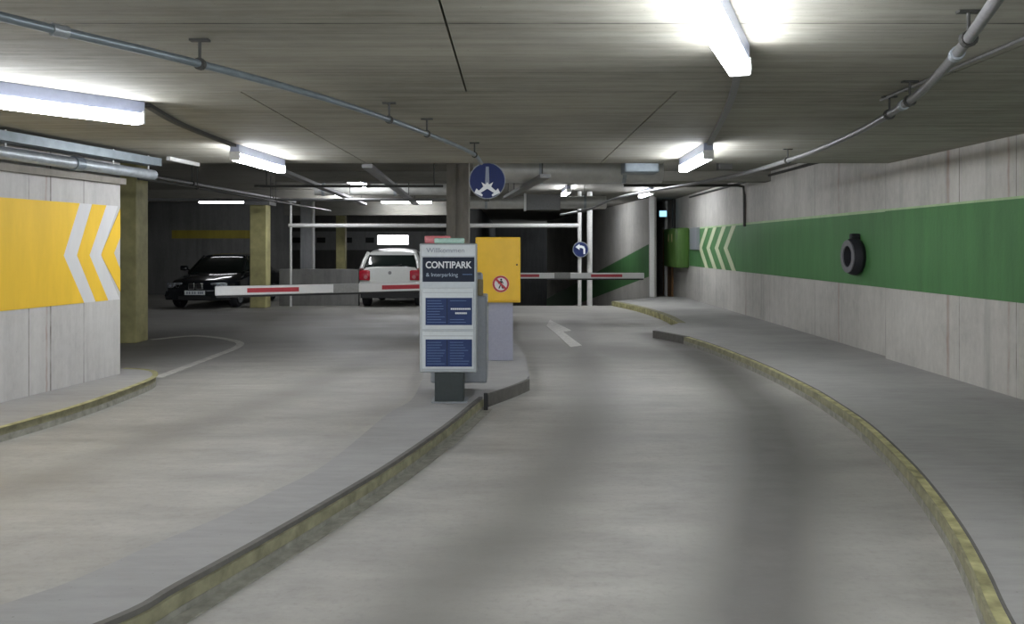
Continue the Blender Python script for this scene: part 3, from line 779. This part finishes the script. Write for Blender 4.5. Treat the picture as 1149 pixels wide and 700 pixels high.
# ================================================================== YELLOW CABINET
Yy = 10.55
def yx(px): return tx(px, Yy) - tx(561, Yy)
def yz(py): return tz(py, Yy) - KH
yc = thing('yellow_cabinet', 'tall yellow cabinet with a no pedestrians sign on a blue grey pedestal', 'cabinet', (tx(561, Yy), Yy, KH))
obj('cabinet_body', B(yx(533.5), yx(584), 0, .28, yz(339.5), yz(266), bev=.012), M_YBOX, yc)
obj('cabinet_door', B(yx(536.5), yx(581.3), -.01, .003, yz(337), yz(268.5), bev=.004), M_YBOX, yc)
obj('door_lock', disc(yx(580), yz(297), .012, -.018, -.009, 16), M_BLACK, yc)
obj('pedestal', B(yx(548), yx(575.5), .03, .25, 0, yz(339), bev=.008), M_PED, yc)
ps = obj('prohibition_sign', disc(yx(562), yz(318.5), .108, -.014, -.009, 40), M_WHITE, yc)
obj('red_ring', ring(yx(562), yz(318.5), .082, .106, -.018, -.013, 40), M_RED, ps)
c0, c1 = yx(562), yz(318.5)
wk = disc(c0 + .005, c1 + .056, .013, -.0165, -.0135, 16)
plate([(c0 - .012, c1 + .04), (c0 + .02, c1 + .038), (c0 + .035, c1 + .008), (c0 + .027, c1 + .004), (c0 + .016, c1 + .022), (c0 + .014, c1 - .012), (c0 + .034, c1 - .06), (c0 + .02, c1 - .062), (c0 + .0, c1 - .02), (c0 - .018, c1 - .06), (c0 - .032, c1 - .056), (c0 - .01, c1 - .008), (c0 - .012, c1 + .018), (c0 - .03, c1 - .0), (c0 - .037, c1 + .008)], -.0165, -.0135, wk)
obj('walking_figure', wk, M_BLACK, ps)
q = .075
obj('red_slash', plate([(c0 - q, c1 + q - .02), (c0 - q + .02, c1 + q), (c0 + q, c1 - q + .02), (c0 + q - .02, c1 - q)], -.019, -.016), M_RED, ps)

# ================================================================== BARRIERS
def barrier(label, hx, hy, tip, z, segs, bl, base=0.0):
    """segs: list of (fraction from tip, material key); local: boom runs from housing to tip"""
    t = thing('parking_barrier', label, 'barrier', (hx, hy, base))
    d = Vector((tip[0] - hx, tip[1] - hy, 0)); ln = d.length; a = math.atan2(d.y, d.x)
    z -= base
    obj('barrier_housing', B(-.15, .15, -.13, .17, 0, z - .02, bev=.015), M_YBOX, t)
    hc = bmesh.new(); box(hc, -.1, .1, -.16, .1, z - .09, z + .09, bev=.02)
    obj('pivot_head', hc, M_BLACK, t)
    R = Matrix.Rotation(a, 4, 'Z')
    bm = bmesh.new(); box(bm, .0, ln, -.03, .03, z - bl / 2, z + bl / 2, bev=.012)
    bmesh.ops.transform(bm, matrix=R, verts=bm.verts); boom = obj('boom', bm, M_WHITE, t)
    for f0, f1, kind in segs:
        m = M_RED if kind == 'r' else M_GREY
        hh = bl * (.24 if kind == 'r' else .515)
        bm = bmesh.new(); box(bm, ln * (1 - f1), ln * (1 - f0), -.034, .034, z - hh, z + hh)
        bmesh.ops.transform(bm, matrix=R, verts=bm.verts); obj('red_stripe' if kind == 'r' else 'grey_sleeve', bm, m, boom)
    bm = bmesh.new(); box(bm, .1, ln - .02, -.018, .018, z - bl / 2 - .03, z - bl / 2 + .001)
    bmesh.ops.transform(bm, matrix=R, verts=bm.verts); obj('rubber_edge', bm, M_BLACK, boom)
    return t
def fr(px, p0, p1):   # fraction along the boom from the tip, for a sight line px
    k = (px - CX) / F; ax, ay = p1; bx, by = p0
    return (k * ay - ax) / ((bx - ax) - k * (by - ay))
h1, t1 = (-1.0, 13.42), (-4.29, 11.84)
S = [(277, 335, 'r'), (373.5, 402, 'g'), (428, 478, 'r')]
barrier('left lane barrier with lowered red and white boom ending before the black car', h1[0], h1[1], t1, .95, [(fr(a, h1, t1), fr(b, h1, t1), k) for a, b, k in S], .135, KH)
h2, t2 = (-.3, 18.0), (2.9, 18.0)
S = [(698, 663, 'r'), (640, 622, 'g'), (605, 578, 'r')]
barrier('right lane barrier with lowered red and white boom in front of the ramp', h2[0], h2[1], t2, .95, [(fr(a, h2, t2), fr(b, h2, t2), k) for a, b, k in S], .125, KH)

# lit white panel on the rear wall
lp = thing('light_panel', 'bright white rectangular lit panel on the rear wall above the white car', 'light panel', (-4.47, 30.8, 1.66))
obj('panel_case', B(-.6, .6, -.02, .05, -.02, .36), M_LPIPE, lp)
obj('lit_face', B(-.57, .57, -.035, -.019, .0, .34), M_LITP, lp)

# ================================================================== CARS
def loft(stations, bm=None, close=True):
    bm = bm or bmesh.new(); R = [[bm.verts.new(p) for p in s] for s in stations]; n = len(R[0])
    for a, b in zip(R, R[1:]):
        for k in range(n): bm.faces.new([a[k], a[(k + 1) % n], b[(k + 1) % n], b[k]])
    bm.faces.new(R[0]); bm.faces.new(R[-1][::-1]); return bm
def body_section(y, w, zb, zs, zt, crown=.02):
    half = [(w * .80, zb), (w * .96, zb + .05), (w, zb + .16), (w, (zb + zs) / 2 + .04), (w * .985, zs - .04), (w * .94, zs), (w * .80, zt), (w * .4, zt + crown)]
    return [(x, y, z) for x, z in half] + [(-x, y, z) for x, z in half[::-1]]
def wheel(x, y, r, s):
    bm = bmesh.new(); n = 28
    prof = [(0, .14), (.0, r * .9), (.03, r), (.17, r), (.2, r * .93), (.2, .14)]
    R = [[bm.verts.new((x + s * (a - .1), y + q * math.cos(2 * PI * k / n), r + q * math.sin(2 * PI * k / n))) for k in range(n)] for a, q in prof]
    for a, b in zip(R, R[1:]):
        for k in range(n): bm.faces.new([a[k], a[(k + 1) % n], b[(k + 1) % n], b[k]])
    bm.faces.new(R[0]); bm.faces.new(R[-1][::-1]); return bm
def rim(x, y, r, s):
    bm = bmesh.new(); n = 24
    R = [[bm.verts.new((x + s * a, y + q * math.cos(2 * PI * k / n), r + q * math.sin(2 * PI * k / n))) for k in range(n)] for a, q in ((.095, .2), (.105, .19), (.08, .1), (.1, .04))]
    for a, b in zip(R, R[1:]):
        for k in range(n): bm.faces.new([a[k], a[(k + 1) % n], b[(k + 1) % n], b[k]])
    bm.faces.new(R[-1]); return bm
def greenhouse(st):
    """st: (y, zbase, wbase, ztop, wtop)"""
    S = []
    for y, zb, wb, zt, wt in st:
        half = [(wb, zb), (wb * .45 + wt * .55, zb + (zt - zb) * .6), (wt, zt - .03), (wt * .86, zt), (wt * .4, zt + .015)]
        S.append([(x, y, z) for x, z in half] + [(-x, y, z) for x, z in half[::-1]])
    return loft(S)

# --- black saloon, nose towards the viewer (local -y is the front)
bc = thing('parked_car', 'black saloon car parked nose out beside the pale yellow pillar', 'car', (-8.0, 20.75, 0), math.radians(-2))
obj('car_body', loft([body_section(*a) for a in [(0.0, .62, .30, .52, .60), (.06, .76, .22, .58, .66), (.25, .83, .2, .64, .72), (.8, .86, .2, .74, .82), (1.35, .87, .2, .82, .90), (2.6, .87, .2, .86, .92), (3.6, .86, .22, .86, .93), (4.2, .82, .26, .84, .93), (4.42, .72, .35, .75, .85)]]), M_CARB, bc, smooth=True)
obj('windows', greenhouse([(1.2, .86, .74, .90, .70), (1.75, .88, .76, 1.27, .60), (2.1, .88, .77, 1.35, .57), (3.0, .88, .77, 1.35, .57), (3.4, .9, .76, 1.28, .58), (4.0, .9, .7, .95, .62)]), M_GLASS, bc, smooth=True)
rf = bmesh.new(); loft([[(x, y, z) for x, z in ((.60, zz - .03), (.5, zz + .012), (.2, zz + .03), (-.2, zz + .03), (-.5, zz + .012), (-.60, zz - .03), (-.5, zz - .04), (.5, zz - .04))] for y, zz in ((1.95, 1.33), (2.2, 1.36), (2.9, 1.36), (3.2, 1.34))], rf)
obj('roof', rf, M_CARB, bc, smooth=True)
for s in (-1, 1):
    obj('window_pillar', T([(s * .73, 1.25, .89), (s * .60, 1.95, 1.33)], .025, 8), M_CARB, bc)
    hl = obj('headlamp', B(s * .56 - .20, s * .56 + .20, -.01 + .02, .16, .53, .67, bev=.03), M_HEADL, bc, smooth=True)
    for q in (-.09, .09): obj('lamp_ring', ring(s * .56 + q, .60, .035, .06, -.0, .022, 20), M_CHROME, hl)
    kg = obj('kidney_grille', B(s * .10 - .085, s * .10 + .085, -.05, .04, .50, .66, bev=.025), M_CHROME, bc, smooth=True)
    obj('grille_slats', B(s * .10 - .065, s * .10 + .065, -.056, -.04, .52, .64), M_BLACK, kg)
    mr = obj('wing_mirror', B(s * .95 - .1, s * .95 + .1, 1.42, 1.54, .93, 1.07, bev=.035), M_CARB, bc, smooth=True)
    obj('mirror_arm', T([(s * .78, 1.5, .93), (s * .9, 1.49, .98)], .025, 8), M_CARB, mr)
    obj('fog_lamp', disc(s * .58, .33, .05, -.0, .06, 20), M_HEADL, bc)
    for y in (.78, 3.45):
        w_ = obj('wheel', wheel(s * .74, y, .31, s), M_TYRE, bc, smooth=True); obj('rim', rim(s * .76, y, .31, s), M_SILVD, w_)
obj('bumper', loft([[(x, y, z) for x, z in ((.80 * k, .24), (.84 * k, .34), (.80 * k, .46), (-.80 * k, .46), (-.84 * k, .34), (-.80 * k, .24))] for y, k in ((-.06, .80), (-.02, .95), (.12, 1.02))]), M_CARB, bc)
obj('air_intake', B(-.42, .42, -.068, -.03, .25, .33), M_BLACK, bc)
npl = obj('number_plate', B(-.26, .26, -.082, -.058, .365, .475, bev=.004), M_TXT, bc)
bm = bmesh.new()
for x in (-.19, -.13, -.05, .01, .10, .15, .20): obj('plate_character', B(x - .016, x + .016, -.085, -.081, .39, .45), M_TXTG, npl)

# --- white hatchback, tail towards the viewer (local -y is the rear)
wc = thing('parked_car', 'white hatchback seen from behind beyond the left barrier', 'car', (-3.19, 21.45, 0), 0)
obj('car_body', loft([body_section(*a) for a in [(.0, .70, .42, .86, 1.0), (.05, .80, .38, .92, 1.04), (.3, .83, .30, .95, 1.02), (1.2, .84, .22, .94, 1.0), (2.4, .84, .22, .92, .98), (2.9, .84, .22, .86, .93), (3.6, .80, .25, .72, .78), (3.95, .66, .3, .55, .62)]]), M_CARW, wc, smooth=True)
obj('windows', greenhouse([(.10, .98, .74, 1.06, .70), (.36, .98, .76, 1.42, .60), (.7, .96, .77, 1.47, .58), (1.9, .96, .77, 1.45, .58), (2.9, .93, .74, .98, .66)]), M_GLASS, wc, smooth=True)
rf = bmesh.new(); loft([[(x, y, z) for x, z in ((.63, zz - .05), (.52, zz + .015), (.25, zz + .04), (-.25, zz + .04), (-.52, zz + .015), (-.63, zz - .05), (-.52, zz - .06), (.52, zz - .06))] for y, zz in ((.27, 1.42), (.45, 1.46), (1.2, 1.49), (1.95, 1.44))], rf)
obj('roof', rf, M_CARW, wc, smooth=True)
for s in (-1, 1):
    obj('window_pillar', T([(s * .755, .06, 1.0), (s * .70, .2, 1.22), (s * .62, .33, 1.42)], .055, 10), M_CARW, wc, smooth=True)
    tl = obj('tail_lamp', B(s * .66 - .15, s * .66 + .15, -.04, .22, .70, .97, bev=.03), M_TAIL, wc, smooth=True)
    obj('reversing_lens', disc(s * .63, .79, .05, -.05, -.03, 20), M_TAILW, tl)
    mr = obj('wing_mirror', B(s * .93 - .1, s * .93 + .1, 2.35, 2.45, .95, 1.08, bev=.03), M_CARW, wc, smooth=True)
    for y in (.62, 3.1):
        w_ = obj('wheel', wheel(s * .70, y, .30, s), M_TYRE, wc, smooth=True); obj('rim', rim(s * .72, y, .30, s), M_SILVD, w_)
obj('tailgate', plate([(-.52, .66), (.52, .66), (.56, 1.0), (.50, 1.03), (-.50, 1.03), (-.56, 1.0)], -.03, .03), M_CARW, wc)
em = obj('round_emblem', disc(0, .90, .045, -.04, -.028, 24), M_MIDP, wc)
obj('rear_bumper', loft([[(x, y, z) for x, z in ((.80 * k, .40), (.84 * k, .50), (.84 * k, .60), (.78 * k, .67), (-.78 * k, .67), (-.84 * k, .60), (-.84 * k, .50), (-.80 * k, .40))] for y, k in ((-.12, .90), (-.09, .98), (.2, 1.01))]), M_CARW, wc, smooth=True)
obj('lower_valance', B(-.76, .76, -.08, .2, .24, .41, bev=.02), M_BLACK, wc)
obj('rear_wiper', T([(0, .06, 1.06), (.3, .10, 1.12)], .01, 6), M_BLACK, wc)
obj('number_plate', B(-.26, .26, -.133, -.115, .49, .59), M_TXT, wc)

# ================================================================== WORLD, CAMERA, VIEW
w = bpy.data.worlds.new('garage_air'); sc.world = w; w.use_nodes = True
bg = w.node_tree.nodes['Background']; bg.inputs[0].default_value = (.75, .8, .85, 1); bg.inputs[1].default_value = 1.25
cam = bpy.data.cameras.new('camera'); co = bpy.data.objects.new('camera', cam); COL.objects.link(co)
co.location = (0, 0, CH); co.rotation_euler = (PI / 2, 0, 0)
cam.sensor_width = 36; cam.lens = 36 * F / 1149; cam.shift_y = -(350 - HY) / 1149; cam.clip_end = 200
sc.camera = co
sc.view_settings.view_transform = 'Standard'; sc.view_settings.look = 'None'
sc.view_settings.exposure = 0.85; sc.view_settings.gamma = 1.0; sc.view_settings.use_curve_mapping = False
